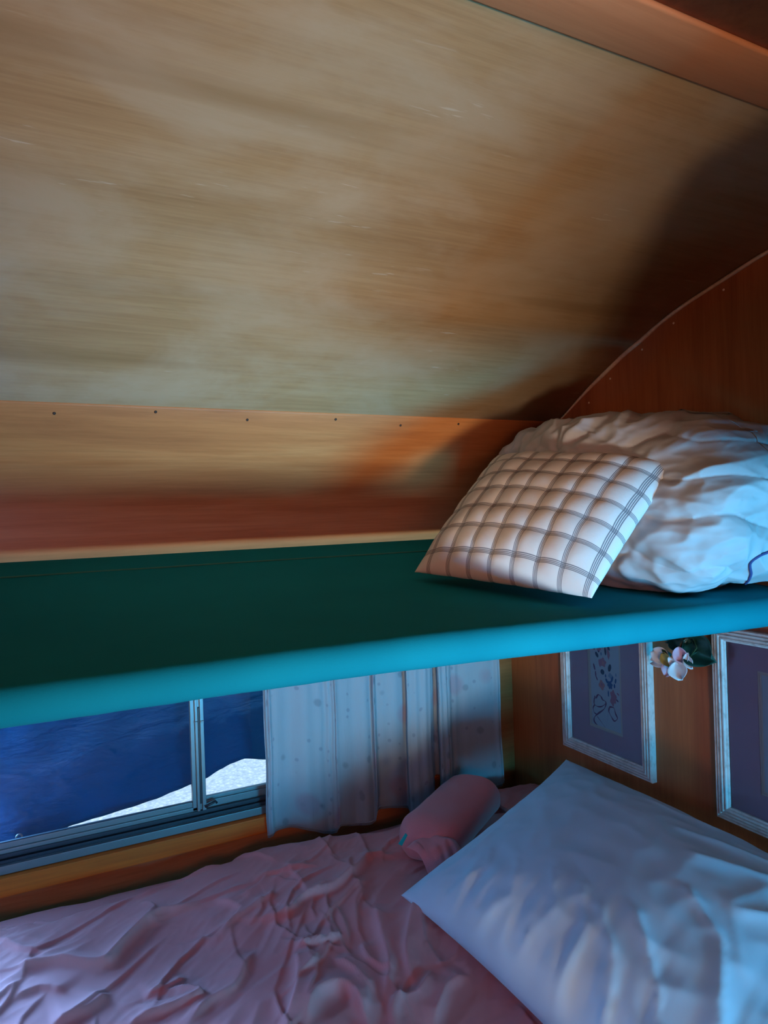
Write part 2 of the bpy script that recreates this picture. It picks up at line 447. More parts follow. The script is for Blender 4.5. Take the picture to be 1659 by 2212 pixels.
edge = [(-0.95, -0.76), (-0.30, -0.74), (-0.10, -0.71), (-0.05, -0.69), (0.02, -0.652), (0.07, -0.642), (0.138, -0.634), (0.19, -0.624), (0.228, -0.613), (0.275, -0.604),
        (0.296, -0.599), (0.334, -0.583), (0.357, -0.575), (0.39, -0.569), (0.446, -0.580), (0.50, -0.60), (0.62, -0.63), (0.80, -0.62), (1.15, -0.63)]
def edge_z(x):
    for a, b in zip(edge[:-1], edge[1:]):
        if a[0] <= x <= b[0]:
            t = (x - a[0]) / (b[0] - a[0]); t = t * t * (3 - 2 * t) * 0.5 + t * 0.5
            return a[1] + t * (b[1] - a[1])
    return -0.7
def tarp_fn(u, v):
    x = -0.13 + 1.28 * u; z0 = edge_z(x); z = z0 + v * (0.16 - z0)
    y = TY + 0.010 * nz(x * 5 + z * 3, z * 4, 3) + 0.006 * ridged(x * 9 - z * 6, z * 8 + x * 3, 5) - 0.02 * math.exp(-((x + 0.08) ** 2 + (z + 0.64) ** 2) / 0.002)
    y -= 0.032 * math.exp(-v * 5) * sstep(-0.05, 0.3, x)
    return (x, y + 0.01, z)
tarp = grid('tarp', tarp_fn, 150, 60, M['tarp'], None, 0.0008)
tag(tarp, 'blue plastic tarp hanging outside the window, its wavy lower edge lifted', 'tarp')
gp = at(42, 1800, 1, 1.585)
bm = bmesh.new()
ring = [gp + Vector((0.0055 * math.cos(a), -0.018, 0.0055 * math.sin(a))) for a in [k * math.pi / 8 for k in range(17)]]
bm_tube(bm, ring, 0.0018, 6, False)
gro = from_bm('grommet', bm, M['steel'], tarp, True)
def gravel():
    m = mat('white gravel', (0.75, 0.78, 0.8), 0.95)
    tc = N(m, 'ShaderNodeTexCoord').outputs['Object']
    v = N(m, 'ShaderNodeTexVoronoi'); v.inputs['Scale'].default_value = 38; L(m, tc, v.inputs['Vector'])
    g = noise_tex(m, tc, (1, 1, 1), 20, 5, 0.7)
    c = ramp(m, v.outputs['Distance'], [(0.0, (0.95, 0.95, 0.93)), (0.55, (0.60, 0.66, 0.72))])
    c = mixc(m, 0.6, c, ramp(m, g, [(0.35, (0.45, 0.52, 0.6)), (0.6, (1, 1, 1))]), 'MULTIPLY')
    L(m, c, m.node_tree.nodes['Principled BSDF'].inputs['Base Color']); return m
M['gravel'] = gravel()
tag(box('gravel_ground', (-14, 1.9, -2.05), (16, 22, -2.0), M['gravel']), 'bright pale gravel seen outside under the lifted tarp edge', 'ground', None, 'structure')

# ------------------------------------------------------------------ curtain
def curtain_mat():
    m = bpy.data.materials.new('sheer floral curtain'); m.use_nodes = True
    b = m.node_tree.nodes['Principled BSDF']; b.inputs['Roughness'].default_value = 0.85; b.inputs['Specular IOR Level'].default_value = 0.15
    uv = N(m, 'ShaderNodeTexCoord').outputs['UV']
    def spots(scale, off, thr, col_in, col):
        mp = N(m, 'ShaderNodeMapping'); mp.inputs['Scale'].default_value = (1.9 * scale, 1.0 * scale, 1); mp.inputs['Location'].default_value = (off, off * 1.7, 0)
        L(m, uv, mp.inputs['Vector'])
        v = N(m, 'ShaderNodeTexVoronoi'); v.inputs['Scale'].default_value = 1.0; v.inputs['Randomness'].default_value = 1.0; L(m, mp.outputs[0], v.inputs['Vector'])
        sel = N(m, 'ShaderNodeSeparateColor'); L(m, v.outputs['Color'], sel.inputs[0])
        on = math_n(m, 'GREATER_THAN', sel.outputs[0], 0.62)
        mr = N(m, 'ShaderNodeMapRange'); mr.inputs[1].default_value = thr * 0.6; mr.inputs[2].default_value = thr; mr.inputs[3].default_value = 1; mr.inputs[4].default_value = 0
        L(m, v.outputs['Distance'], mr.inputs[0])
        f = math_n(m, 'MULTIPLY', math_n(m, 'MULTIPLY', on, mr.outputs[0]), 0.38)
        return mixc(m, f, col_in, col)
    c = spots(6, 0.3, 0.34, (0.54, 0.68, 0.76), (0.56, 0.32, 0.44))
    c = spots(15, 2.1, 0.30, c, (0.16, 0.24, 0.34))
    c = spots(24, 5.1, 0.24, c, (0.20, 0.26, 0.42))
    L(m, c, b.inputs['Base Color'])
    g = noise_tex(m, uv, (160, 5, 1), 1, 4, 0.6); bump(m, g, 0.5, 0.003)
    t = N(m, 'ShaderNodeBsdfTranslucent'); L(m, c, t.inputs[0])
    x = N(m, 'ShaderNodeMixShader'); x.inputs[0].default_value = 0.45
    L(m, b.outputs[0], x.inputs[1]); L(m, t.outputs[0], x.inputs[2])
    tp = N(m, 'ShaderNodeBsdfTransparent'); y = N(m, 'ShaderNodeMixShader'); y.inputs[0].default_value = 0.08
    L(m, x.outputs[0], y.inputs[1]); L(m, tp.outputs[0], y.inputs[2])
    L(m, y.outputs[0], m.node_tree.nodes['Material Output'].inputs[0])
    return m
M['curtain'] = curtain_mat()
# (pixel column at mid height, pixel row of hem, distance of the fold in front of / behind the hanging plane)
CUR = [(573, 1812, .004), (583, 1808, -.006), (596, 1795, -.002), (625, 1790, .006), (665, 1796, -.006), (700, 1802, .004), (722, 1800, -.002), (732, 1787, -.010), (760, 1785, .003),
       (785, 1784, -.004), (805, 1778, .002), (812, 1760, -.014), (818, 1749, .010), (850, 1746, .004), (878, 1748, .014), (884, 1764, -.016), (905, 1763, -.022), (932, 1736, -.018),
       (937, 1720, .020), (948, 1712, .020), (951, 1712, -.010), (962, 1715, -.014), (974, 1712, -.010), (978, 1712, .012), (1000, 1712, .014), (1030, 1706, .006), (1060, 1705, .004), (1078, 1700, -.004), (1084, 1690, .0)]
cpts = []
for px, py, d in CUR:
    Y = 1.462 + d
    a = at(px + 0.03 * 0, 1640, 1, Y); b = at(px, py, 1, Y); cpts.append((a.x, Y, b.z))
cp = smooth_poly(cpts, 9)
def cur_fn(u, v):
    k = u * (len(cp) - 1); i = min(int(k), len(cp) - 2); t = k - i
    x = cp[i][0] + t * (cp[i + 1][0] - cp[i][0]); y = cp[i][1] + t * (cp[i + 1][1] - cp[i][1]); zb = cp[i][2] + t * (cp[i + 1][2] - cp[i][2])
    z = zb + v * (-0.155 - zb)
    y = 1.462 + (y - 1.462) * (1 - 0.25 * v) + 0.0020 * math.sin(u * 190 + 3 * math.sin(u * 31)) * (0.5 + v) + 0.003 * nz(u * 14, v * 3, 9)
    x += 0.004 * nz(u * 6, v * 5, 2) * (1 - v) + (0.006 * (1 - v) ** 3 if u > 0.85 else 0)
    return (x, y, z)
cur = grid('curtain', cur_fn, 300, 40, M['curtain'], None, 0.0006)
tag(cur, 'sheer white floral curtain hanging over the right part of the window', 'curtain')
hem = []
for k in range(0, 301, 2):
    p = Vector(cur_fn(k / 300, 0.012)); hem.append(p + Vector((0, -0.0005, 0)))
tube('hem', hem, 0.0013, M['curtain'], cur, 6)
rod = tube('curtain_rod', [(-0.75, 1.462, -0.152), (1.05, 1.462, -0.152)], 0.005, M['steel'], None, 10)
tag(rod, 'thin metal curtain rod along the top of the window behind the hammock bunk', 'curtain rod')

# ------------------------------------------------------------------ upper bunk: canvas slung between two poles
XA, XB = XL + 0.001, XR - 0.001
def fz(x):  return -0.165 - 0.016 * sstep(0.2, 1.1, x)
def fr_(x): return 0.019 + 0.0055 * sstep(-0.2, 1.1, x)
FY, RY, RZ, RR = 0.70, 1.33, -0.0765, 0.010
bunk = empty('hammock_bunk', (0.1, 0.7, -0.19))
tag(bunk, 'green canvas bunk slung between two poles above the bed', 'hammock bunk')
def can_fn(u, v):
    """v runs round the front pole, over the top sheet, round the rear pole"""
    x = XA + (XB - XA) * u; cz = fz(x); r = fr_(x)
    if v < 0.35:
        a = math.radians(-150 + (v / 0.35) * 235) ; a = math.radians(90 + 245 * (1 - v / 0.35) ) # starts behind-below, ends on top
        y = FY + r * math.cos(a); z = cz + r * math.sin(a)
        z += 0.0006 * nz(x * 40, v * 5)
    elif v < 0.8:
        t = (v - 0.35) / 0.45
        z0 = cz + r; z1 = RZ + RR
        y = FY + t * (RY - FY); z = z0 + t * (z1 - z0) - 0.012 * math.sin(math.pi * t) + 0.0008 * nz(x * 6, t * 5, 4)
    else:
        t = (v - 0.8) / 0.2; a = math.radians(90 - 250 * t)
        y = RY + RR * math.cos(a); z = RZ + RR * math.sin(a)
    return (x, y, z)
grid('canvas', can_fn, 120, 90, M['canvas'], bunk, 0.0016, -1)
def cot_z(x, y):
    t = (y - FY) / (RY - FY); z0 = fz(x) + fr_(x); z1 = RZ + RR
    return z0 + t * (z1 - z0) - 0.012 * math.sin(math.pi * max(0, min(1, t)))
tube('pole', [(XA, FY, fz(XA)), (0.2, FY, fz(0.2)), (0.5, FY, fz(0.5)), (0.8, FY, fz(0.8)), (XB, FY, fz(XB))], 0.015, M['steel'], bunk, 16)
tube('pole', [(XA, RY, RZ), (XB, RY, RZ)], 0.007, M['steel'], bunk, 16)
st = []
for k in range(241):
    x = XA + (XB - XA) * k / 240; y = RY - 0.105 + 0.0012 * nz(x * 9, 1)
    st.append((x, y, cot_z(x, y) + 0.001))
tube('stitching', st, 0.0016, M['thread'], bunk, 6)

# ------------------------------------------------------------------ cushions and pillows
def lerp(a, b, t): return a + (b - a) * t
def cushion(name, C4, T, mats, parent=None, pinch=0.06, n=70, wr=None, back=1.0, pw=2.4, seam=0.004):
    """closed pillow over four corners (u,v: 00, 10, 11, 01); front side bulges by T, back side by T*back"""
    A, B, C, D = [Vector(c) for c in C4]
    nrm = ((B - A) + (C - D)).cross((D - A) + (C - B)).normalized()
    vs = []; idx = {}
    def pos(i, j, s):
        u = 2 * i / n - 1; v = 2 * j / n - 1
        # denser towards the edges
        u = math.sin(u * math.pi / 2) * 0.6 + u * 0.4; v = math.sin(v * math.pi / 2) * 0.6 + v * 0.4
        uu = u * (1 - pinch * (1 - v * v)); vv = v * (1 - pinch * (1 - u * u))
        a = (uu + 1) / 2; b = (vv + 1) / 2
        p = lerp(lerp(A, B, a), lerp(D, C, a), b)
        h = ((1 - abs(u) ** pw) * (1 - abs(v) ** pw)) ** 0.55
        hh = h * T * (1 if s > 0 else back)
        if wr: hh += wr(u, v, s, h)
        return p + nrm * (hh * s), ((u + 1) / 2, (v + 1) / 2)
    vs = []; uvs = []; fid = {}
    for s in (1, -1):
        for j in range(n + 1):
            for i in range(n + 1):
                if s < 0 and (i in (0, n) or j in (0, n)): fid[(s, i, j)] = fid[(1, i, j)]; continue
                p, t = pos(i, j, s); fid[(s, i, j)] = len(vs); vs.append(tuple(p)); uvs.append(t)
    fs = []
    for s in (1, -1):
        for j in range(n):
            for i in range(n):
                q = [fid[(s, i, j)], fid[(s, i + 1, j)], fid[(s, i + 1, j + 1)], fid[(s, i, j + 1)]]
                fs.append(q if s > 0 else q[::-1])
    me = bpy.data.meshes.new(name); me.from_pydata(vs, [], fs)
    l = me.uv_layers.new(name='UVMap')
    for lp in me.loops: l.data[lp.index].uv = uvs[lp.vertex_index]
    o = link(name, me, mats, parent)
    return o, pos

# plaid cushion
def plaid():
    m = mat('grey windowpane plaid', (0.7, 0.7, 0.7), 0.85, 0, 0.2)
    uv = N(m, 'ShaderNodeTexCoord').outputs['UV']; sp = N(m, 'ShaderNodeSeparateXYZ'); L(m, uv, sp.inputs[0])
    def stripes(c, count, off):
        t = math_n(m, 'FRACT', math_n(m, 'MULTIPLY_ADD', c, count, off))
        band = math_n(m, 'LESS_THAN', t, 0.20)
        fine = math_n(m, 'LESS_THAN', math_n(m, 'FRACT', math_n(m, 'MULTIPLY', t, 20.0)), 0.62)
        return math_n(m, 'MULTIPLY', band, fine), band
    a, ab = stripes(sp.outputs[0], 8.0, 0.35); b, bb = stripes(sp.outputs[1], 7.0, 0.45)
    s = math_n(m, 'MULTIPLY', math_n(m, 'MAXIMUM', a, b), 0.85)
    both = math_n(m, 'MULTIPLY', math_n(m, 'MULTIPLY', a, b), 0.12)
    s = math_n(m, 'ADD', s, both)
    c = mixc(m, s, (0.68, 0.65, 0.65), (0.13, 0.13, 0.16))
    L(m, c, m.node_tree.nodes['Principled BSDF'].inputs['Base Color'])
    tc = N(m, 'ShaderNodeTexCoord').outputs['Object']
    bump(m, noise_tex(m, tc, (1, 1, 1), 260, 3, 0.6), 0.25, 0.001)
    return m
M['plaid'] = plaid()
def wr_plaid(u, v, s, h):
    a = (((u + 1) / 2 * 8 + 0.25) % 1.0); b = (((v + 1) / 2 * 7 + 0.35) % 1.0)
    e = min(1, h * 2)
    return e * (0.0036 * (math.sin(math.pi * a) ** 0.6) + 0.0036 * (math.sin(math.pi * b) ** 0.6)) + 0.004 * nz(u * 3, v * 3, 7) * e
BL = (0.553, 1.005, -0.105); BR = (0.682, 0.722, -0.132); TR = (0.908, 0.752, 0.064); TL = (0.822, 1.125, 0.108)
pc, _ = cushion('plaid_cushion', [BL, BR, TR, TL], 0.052, M['plaid'], None, 0.035, 84, wr_plaid, 0.5, 2.6)
tag(pc, 'white cushion with grey windowpane plaid leaning on the quilt on the bunk', 'cushion')

# folded quilt, a big rounded heap
QP = []
def quilt_mesh():
    bm = bmesh.new(); bmesh.ops.create_cube(bm, size=2.0)
    bmesh.ops.subdivide_edges(bm, edges=bm.edges[:], cuts=120, use_grid_fill=True)
    cx, cy, cz = 0.975, 0.985, 0.010; hx, hy, hz = 0.148, 0.335, 0.152
    for v in bm.verts:
        p = v.co.copy(); d = p.normalized(); y0_ = p.y
        e = 3.4 if y0_ > 0 else 4.6
        k = (abs(d.x) ** e + abs(d.y) ** e + abs(d.z) ** e) ** (-1 / e)
        q = d * k
        x, y, z = q
        # slumps: narrower towards the rear and the top
        w = 1 - 0.25 * max(0, z) * 0.8
        X = cx + hx * x * (w if x < 0 else 1) + (0.045 * sstep(-0.2, 1, y) * (1 if x < 0 else 0.3))
        X += 0.055 * max(0, z + 0.3) * sstep(0.2, -0.8, y) * (1 if x < 0 else 0)
        Y = cy + hy * y * (1 - 0.10 * max(0, z)) 
        Z = cz + hz * z
        Z += (0.022 * y + 0.004) * max(0, z)
        n = Vector((x ** 3, y ** 3, z ** 3)).normalized()
        # crumpled folds and scalloped quilting
        a = Y * 1.0; b = Z + 0.25 * X
        sc = abs(math.sin((b * 46 + 1.1 * abs(math.sin(a * 24)) + 0.9 * nz(a * 6, b * 6, 1)) ))
        f = 0.009 * (min(1.0, sc * 1.15) ** 0.40) - 0.005
        f += 0.008 * nz(X * 9, Y * 9, Z * 11) + 0.007 * ridged(X * 12 + 3, Y * 16, Z * 20)
        f += 0.0042 * ridged(X * 24 + 2 * nz(X * 8, Y * 8, Z * 8), Y * 26, Z * 40) + 0.0007 * ridged(X * 60, Y * 60, Z * 80)
        P = Vector((X, Y, Z)) + n * f
        P.x = min(P.x, XR - 0.003)
        lo = cot_z(P.x, P.y) + 0.002
        if P.y < FY + 0.01: lo = fz(P.x) + math.sqrt(max(0, (fr_(P.x) + 0.003) ** 2 - max(-fr_(P.x), P.y - FY) ** 2)) 
        if P.z < lo: P.z = lo + 0.02 * (P.z - lo) * 0
        v.co = P
    me = bpy.data.meshes.new('quilt'); bm.to_mesh(me); bm.free()
    return me
quilt = link('folded_quilt', quilt_mesh(), M['quilt'])
tag(quilt, 'large white scallop stitched quilt heaped at the right end of the bunk', 'quilt')

from mathutils.bvhtree import BVHTree
qb = BVHTree.FromPolygons([v.co for v in quilt.data.vertices], [p.vertices for p in quilt.data.polygons])
bp = []
for px, py in smooth_poly([(1690, 1175), (1659, 1192), (1640, 1200), (1620, 1216), (1622, 1240), (1612, 1258), (1600, 1268), (1601, 1290)], 5):
    r = at(px, py, 1, 1.0); h = qb.ray_cast(Vector((0, 0, 0)), r.normalized())
    if h[0]: bp.append(h[0] + h[1] * 0.0008 * (1 if h[1].dot(r) < 0 else -1))
if len(bp) > 3: tube('binding', bp, 0.0022, M['piping'], quilt, 8)

# white pillow on the bed
WL = [([(-.98, .55), (-.6, .40), (-.35, .2)], .010, .045), ([(-.98, .30), (-.65, .22), (-.45, .05)], .009, .035), ([(-.97, .80), (-.5, .62), (-.15, .5), (.0, .3)], .012, .05),
      ([(-.98, .05), (-.6, .05), (-.4, -.08)], .008, .035), ([(-.98, -.2), (-.62, -.12), (-.42, -.25)], .008, .035), ([(-.98, -.45), (-.7, -.35), (-.5, -.45)], .008, .035), ([(-.9, -.7), (-.62, -.6), (-.5, -.66)], .007, .03),
      ([(-.95, .95), (-.3, .86), (.1, .7)], .010, .05), ([(.98, .9), (.6, .6), (.3, .2)], .012, .05), ([(.98, .6), (.7, .4), (.5, .05)], .010, .045), ([(.9, .98), (.5, .8), (.1, .5)], .012, .06), ([(-.2, .6), (.1, .45), (.4, .5)], .007, .07),
      ([(.97, .3), (.8, .1), (.7, -.2)], .007, .04), ([(-.9, -.9), (-.6, -.78), (-.3, -.8)], .006, .04)]
def seg_d(x, y, pl):
    best = 9
    for (ax, ay), (bx, by) in zip(pl[:-1], pl[1:]):
        dx, dy = bx - ax, by - ay; t = max(0, min(1, ((x - ax) * dx + (y - ay) * dy) / (dx * dx + dy * dy)))
        best = min(best, math.hypot(x - ax - t * dx, y - ay - t * dy))
    return best
def wr_white(v, u, s, h):
    # u: from the window side (-1) to the wall (1); v: towards the viewer (1)
    e = min(1, h * 1.8); w = 0.0
    if s > 0:
        for pl, a, wd in WL:
            q = seg_d(u, v, pl) / wd
            if q < 6: w += 0.62 * a * (math.exp(-q * 1.1) - 0.2 * math.exp(-(q / 2.2) ** 2)) * sstep(1.0, 0.8, max(abs(u), abs(v)) * 0.9)
    g = math.exp(-((u + 1.0) / 0.55) ** 2)
    w += 0.006 * g * ridged(v * 7 + 0.6 * u, u * 1.4, 3) + 0.0025 * g * ridged(v * 18 + u, u * 2, 8) + 0.008 * nz(u * 1.6, v * 1.6, 5) + 0.002 * ridged(u * 5, v * 5, 6)
    return w * e
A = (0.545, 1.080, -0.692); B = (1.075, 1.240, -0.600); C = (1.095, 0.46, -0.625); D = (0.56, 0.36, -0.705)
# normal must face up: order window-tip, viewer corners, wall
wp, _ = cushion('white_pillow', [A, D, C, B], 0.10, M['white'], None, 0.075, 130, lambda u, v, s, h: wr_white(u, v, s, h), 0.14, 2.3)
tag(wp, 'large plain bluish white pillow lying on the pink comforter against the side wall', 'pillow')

# ------------------------------------------------------------------ lower bed
bed = empty('bed', (0.08, 0.85, -H0))
tag(bed, 'wooden platform bed with a pink sheeted mattress below the window', 'bed')
box('bed_base', (XL + 0.002, 0.30, -H0), (XR - 0.002, 1.475, -0.92), M['sidewall'], bed, 0.003)
box('mattress', (XL + 0.004, 0.28, -0.92), (XR - 0.004, 1.474, -0.768), M['mattress'], bed, 0.02)
def sheet_fn(u, v):
    x = XL + 0.006 + (XR - XL - 0.012) * u; y = 0.27 + (1.476 - 0.27) * v
    z = -0.757 + 0.004 * nz(x * 6, y * 6, 2) + 0.003 * ridged(x * 12, y * 20, 1)
    if v > 0.96: z -= 0.02 * ((v - 0.96) / 0.04) ** 2
    z += 0.016 * sstep(0.45, 0.0, x) * sstep(1.2, 1.42, y)
    return (x, y, z)
grid('fitted_sheet', sheet_fn, 90, 60, M['pink'], bed, 0.001)

# pink comforter
px2 = lambda x, y: (x / 1.3825, 1700 + y / 1.3825)
def bedpt(p):
    q = at(p[0], p[1], 2, -0.71); return (q.x, q.y)
FOLDS = [
    ([(0, 555), (90, 540), (180, 525), (260, 530), (330, 520), (370, 470), (430, 410), (480, 370), (560, 355), (600, 350)], .016, .014),
    ([(0, 450), (60, 490), (140, 500)], .008, .010), ([(300, 540), (370, 470), (440, 400), (500, 395)], .008, .008),
    ([(760, 290), (800, 270), (880, 258), (950, 252)], .008, .007), ([(800, 270), (770, 300), (720, 330)], .006, .006),
    ([(750, 400), (860, 390), (900, 350), (990, 320), (1060, 270), (1110, 215), (1185, 205)], .018, .015),
    ([(880, 497), (940, 485), (990, 470), (1020, 455)], .014, .009), ([(880, 500), (892, 560), (882, 640), (850, 708)], .014, .013),
    ([(380, 708), (410, 680), (520, 650), (600, 622), (560, 600), (480, 600)], .014, .011),
    ([(560, 708), (620, 640), (700, 600), (740, 520), (760, 480)], .010, .016), ([(430, 620), (500, 590), (560, 560)], .009, .009),
    ([(910, 708), (950, 630), (1010, 600), (1060, 625), (1105, 708)], .020, .016), ([(1290, 700), (1320, 640), (1340, 600), (1400, 560)], .014, .014),
    ([(1120, 360), (1140, 450), (1165, 540), (1150, 640)], .013, .022), ([(640, 330), (720, 370), (640, 440), (560, 450)], .008, .012),
    ([(640, 180), (760, 200), (830, 235)], .007, .012), ([(400, 320), (520, 260), (660, 215)], .012, .020), ([(1250, 320), (1225, 430), (1215, 520), (1240, 600)], .014, .020),
    ([(1000, 520), (1060, 560), (1120, 620)], .010, .012), ([(0, 372), (80, 372), (150, 385)], .010, .010), ([(150, 708), (260, 660), (330, 600)], .012, .016),
    ([(850, 240), (900, 300), (920, 350)], .006, .008), ([(660, 440), (700, 400), (830, 330)], .009, .012), ([(1080, 470), (1100, 520), (1180, 560)], .008, .010),
    ([(1290, 560), (1250, 620), (1180, 640), (1170, 700)], .012, .012), ([(30, 640), (120, 600), (200, 610)], .008, .014),
]
NBX, NBY = 560, 350
bk_px = [(-300, 2030), (-120, 1998), (0, 1976), (90, 1965), (200, 1935), (330, 1896), (450, 1850), (560, 1815), (720, 1790), (880, 1760), (960, 1752), (1080, 1745)]
bk = [bedpt(p) for p in bk_px]
def back_y(x):
    if x <= bk[0][0]: return bk[0][1]
    for a, b in zip(bk[:-1], bk[1:]):
        if a[0] <= x <= b[0]: return a[1] + (b[1] - a[1]) * (x - a[0]) / (b[0] - a[0])
    return 1.44
G = []
X0, X1, Y0 = XL + 0.03, XR - 0.02, 0.25
for j in range(NBY + 1):
    for i in range(NBX + 1):
        u = i / NBX; v = j / NBY; x = X0 + (-0.22 - X0) * u / 0.12 if u < 0.12 else -0.22 + (X1 + 0.22) * (u - 0.12) / 0.88
        v = v * 1.6 if v < 0.2 else 0.32 + 0.68 * (v - 0.2) / 0.8
        yb = min(1.458, back_y(x) + 0.010 * nz(x * 7, 1)); G.append((x, Y0 + (yb - Y0) * v, v, yb))
G = np.array(G); P2 = G[:, :2]
Hh = np.zeros(len(G))
for poly, amp, wd in FOLDS:
    pl = [bedpt(px2(*p)) for p in poly]
    Hh += crease(P2, smooth_poly(pl, 3), amp * 0.9, wd * 0.60)
rc = random.Random(11)
for _ in range(78):
    cx_, cy_ = rc.uniform(-0.15, 0.75), rc.uniform(0.7, 1.42); an = math.radians(rc.gauss(62, 26)); ln = rc.uniform(0.06, 0.24); bd = rc.uniform(-0.25, 0.25)
    dx, dy = math.cos(an), math.sin(an)
    pl = [(cx_ + dx * ln * t - dy * bd * ln * (1 - 4 * t * t), cy_ + dy * ln * t + dx * bd * ln * (1 - 4 * t * t)) for t in (-.5, -.25, 0, .25, .5)]
    Hh += crease(P2, pl, rc.uniform(0.0025, 0.0065), rc.uniform(0.0025, 0.006))
Z = []
for k, (x, y, v, yb) in enumerate(G):
    z = -0.715 + Hh[k]
    qx = x * 0.86 + y * 0.5; qy = -x * 0.5 + y * 0.86
    wx = 0.03 * nz(x * 7, y * 7, 3); z += 0.014 * nz(x * 3.3, y * 3.3, 1) + 0.0025 * ridged((qx + wx) * 6, (qy + wx) * 13, 4) + 0.0034 * ridged((qx + wx) * 10, (qy + wx) * 24, 9) * (0.5 + nz(x * 5, y * 5, 8)) + 0.0012 * ridged(qx * 26, qy * 56, 2) * (0.5 + nz(x * 4, y * 4, 5))
    z -= 0.040 * math.exp(-(yb - y) / 0.018)            # rounds down at the window side
    z -= 0.02 * sstep(0.5, 0.2, y)
    Z.append(max(z, -0.752))
vs = [(float(g[0]), float(g[1]), float(z)) for g, z in zip(G, Z)]
fs = [(j * (NBX + 1) + i, j * (NBX + 1) + i + 1, (j + 1) * (NBX + 1) + i + 1, (j + 1) * (NBX + 1) + i) for j in range(NBY) for i in range(NBX)]
me = bpy.data.meshes.new('comforter'); me.from_pydata(vs, [], fs)
com = link('pink_comforter', me, M['pink'])
sm = com.modifiers.new('solid', 'SOLIDIFY'); sm.thickness = 0.004; sm.offset = -1
tag(com, 'crumpled dusty pink comforter spread over the lower bed', 'comforter')

# rolled pink blanket by the curtain with a teal tag
ax0 = Vector((0.640, 1.185, -0.679)); ax1 = Vector((0.905, 1.370, -0.684))
d = (ax1 - ax0).normalized(); sd = d.cross(Vector((0, 0, 1))).normalized(); up = sd.cross(d)
def roll_fn(u, v):
    # closed tube with softly rounded ends, squashed
    a = 2 * math.pi * u
    t = v; L_ = (ax1 - ax0).length
    e = min(t / 0.20, (1 - t) / 0.09)
    k = 1.0 if e >= 1 else math.sqrt(max(0.0, 1 - (1 - e) ** 2.0))
    if e < 1: k = max(0.0, k)
    r1, r2 = 0.068, 0.047
    c, s_ = math.cos(a), math.sin(a)
    c = math.copysign(abs(c) ** 0.8, c); s_ = math.copysign(abs(s_) ** 0.8, s_)
    w = 1 + 0.05 * nz(c * 1.5, s_ * 1.5, t * 4) + 0.05 * (1 - sstep(0, .3, t)) * ridged(a * 1.2, t * 6, 4)
    w *= 1 + 0.03 * math.sin(a * 1 + 1)
    return ax0 + d * ((t * 1.0) * L_) + sd * (r1 * k * c * w) + up * (r2 * k * s_ * w)
roll = grid('rolled_blanket', roll_fn, 64, 50, M['pinkdeep'], None, 0, -1, True)
tag(roll, 'small rolled salmon pink blanket between the curtain and the white pillow', 'blanket')
def flap_fn(u, v):
    p = lerp(Vector((0.618, 1.19, -0.672)), Vector((0.715, 1.185, -0.672)), u)
    q = lerp(Vector((0.632, 1.125, -0.700)), Vector((0.690, 1.060, -0.702)), u)
    r = lerp(p, q, v); w = math.sin(math.pi * min(1, v * 1.0)) * 0.5 + 0.5
    r.z += 0.006 + 0.007 * ridged(u * 4.2 + v * 0.8, v * 1.4, 2) * w + 0.020 * math.sin(math.pi * v) - 0.012 * (abs(u - .5) * 2) ** 3
    return r
grid('loose_fold', flap_fn, 40, 30, M['pinkdeep'], roll, 0.003)
tp = at(872, 1815, 1, 1.150)
bm = bmesh.new()
q = [Vector((-0.012, 0, -0.004)), Vector((0.006, 0.004, 0.010)), Vector((0.012, 0.006, 0.004)), Vector((-0.004, 0.0, -0.010))]
f1 = [bm.verts.new(tp + c) for c in q]; f2 = [bm.verts.new(tp + c + Vector((0.002, 0.003, -0.001))) for c in q]
bm.faces.new(f1); bm.faces.new(f2[::-1])
for i in range(4): bm.faces.new((f1[i], f2[i], f2[(i + 1) % 4], f1[(i + 1) % 4]))
tg = from_bm('tag', bm, M['tealtag'], roll); tg['label'] = 'small teal fabric tag'

# ------------------------------------------------------------------ framed prints on the side wall
def whitewash():
    m = mat('whitewashed fluted wood', (0.5, 0.5, 0.5), 0.6, 0, 0.3)
    tc = N(m, 'ShaderNodeTexCoord').outputs['Object']
    g = noise_tex(m, tc, (60, 50, 40), 1.5, 4, 0.6)
    c = ramp(m, g, [(0.3, (0.42, 0.39, 0.38)), (0.5, (0.58, 0.58, 0.58)), (0.8, (0.66, 0.66, 0.66))])
    L(m, c, m.node_tree.nodes['Principled BSDF'].inputs['Base Color']); bump(m, g, 0.3, 0.001); return m
M['frame'] = whitewash()
M['matboard'] = fabric('lavender mat board', (0.50, 0.37, 0.45), None, 0.9, 300, 0.05, 0)
M['cream'] = mat('cream bevel', (0.62, 0.55, 0.50), 0.8)
M['paper'] = mat('pale print paper', (0.52, 0.58, 0.64), 0.7)
M['a_pink'] = mat('print pink', (0.46, 0.22, 0.30), 0.8); M['a_coral'] = mat('print coral', (0.58, 0.28, 0.28), 0.8)
M['a_blue'] = mat('print blue', (0.05, 0.14, 0.34), 0.8); M['a_navy'] = mat('print navy', (0.05, 0.07, 0.15), 0.8)
M['a_rib'] = mat('print plum ribbon', (0.20, 0.10, 0.20), 0.8); M['a_soft'] = mat('print soft blue', (0.25, 0.36, 0.52), 0.8)
pgm = mat('picture glass', (1, 1, 1), 0.05)
nt = pgm.node_tree; nt.nodes.remove(nt.nodes['Principled BSDF'])
tr = N(pgm, 'ShaderNodeBsdfTransparent'); gl = N(pgm, 'ShaderNodeBsdfGlossy'); gl.inputs['Roughness'].default_value = 0.08
fr = N(pgm, 'ShaderNodeFresnel'); fr.inputs[0].default_value = 1.4; mx = N(pgm, 'ShaderNodeMixShader')
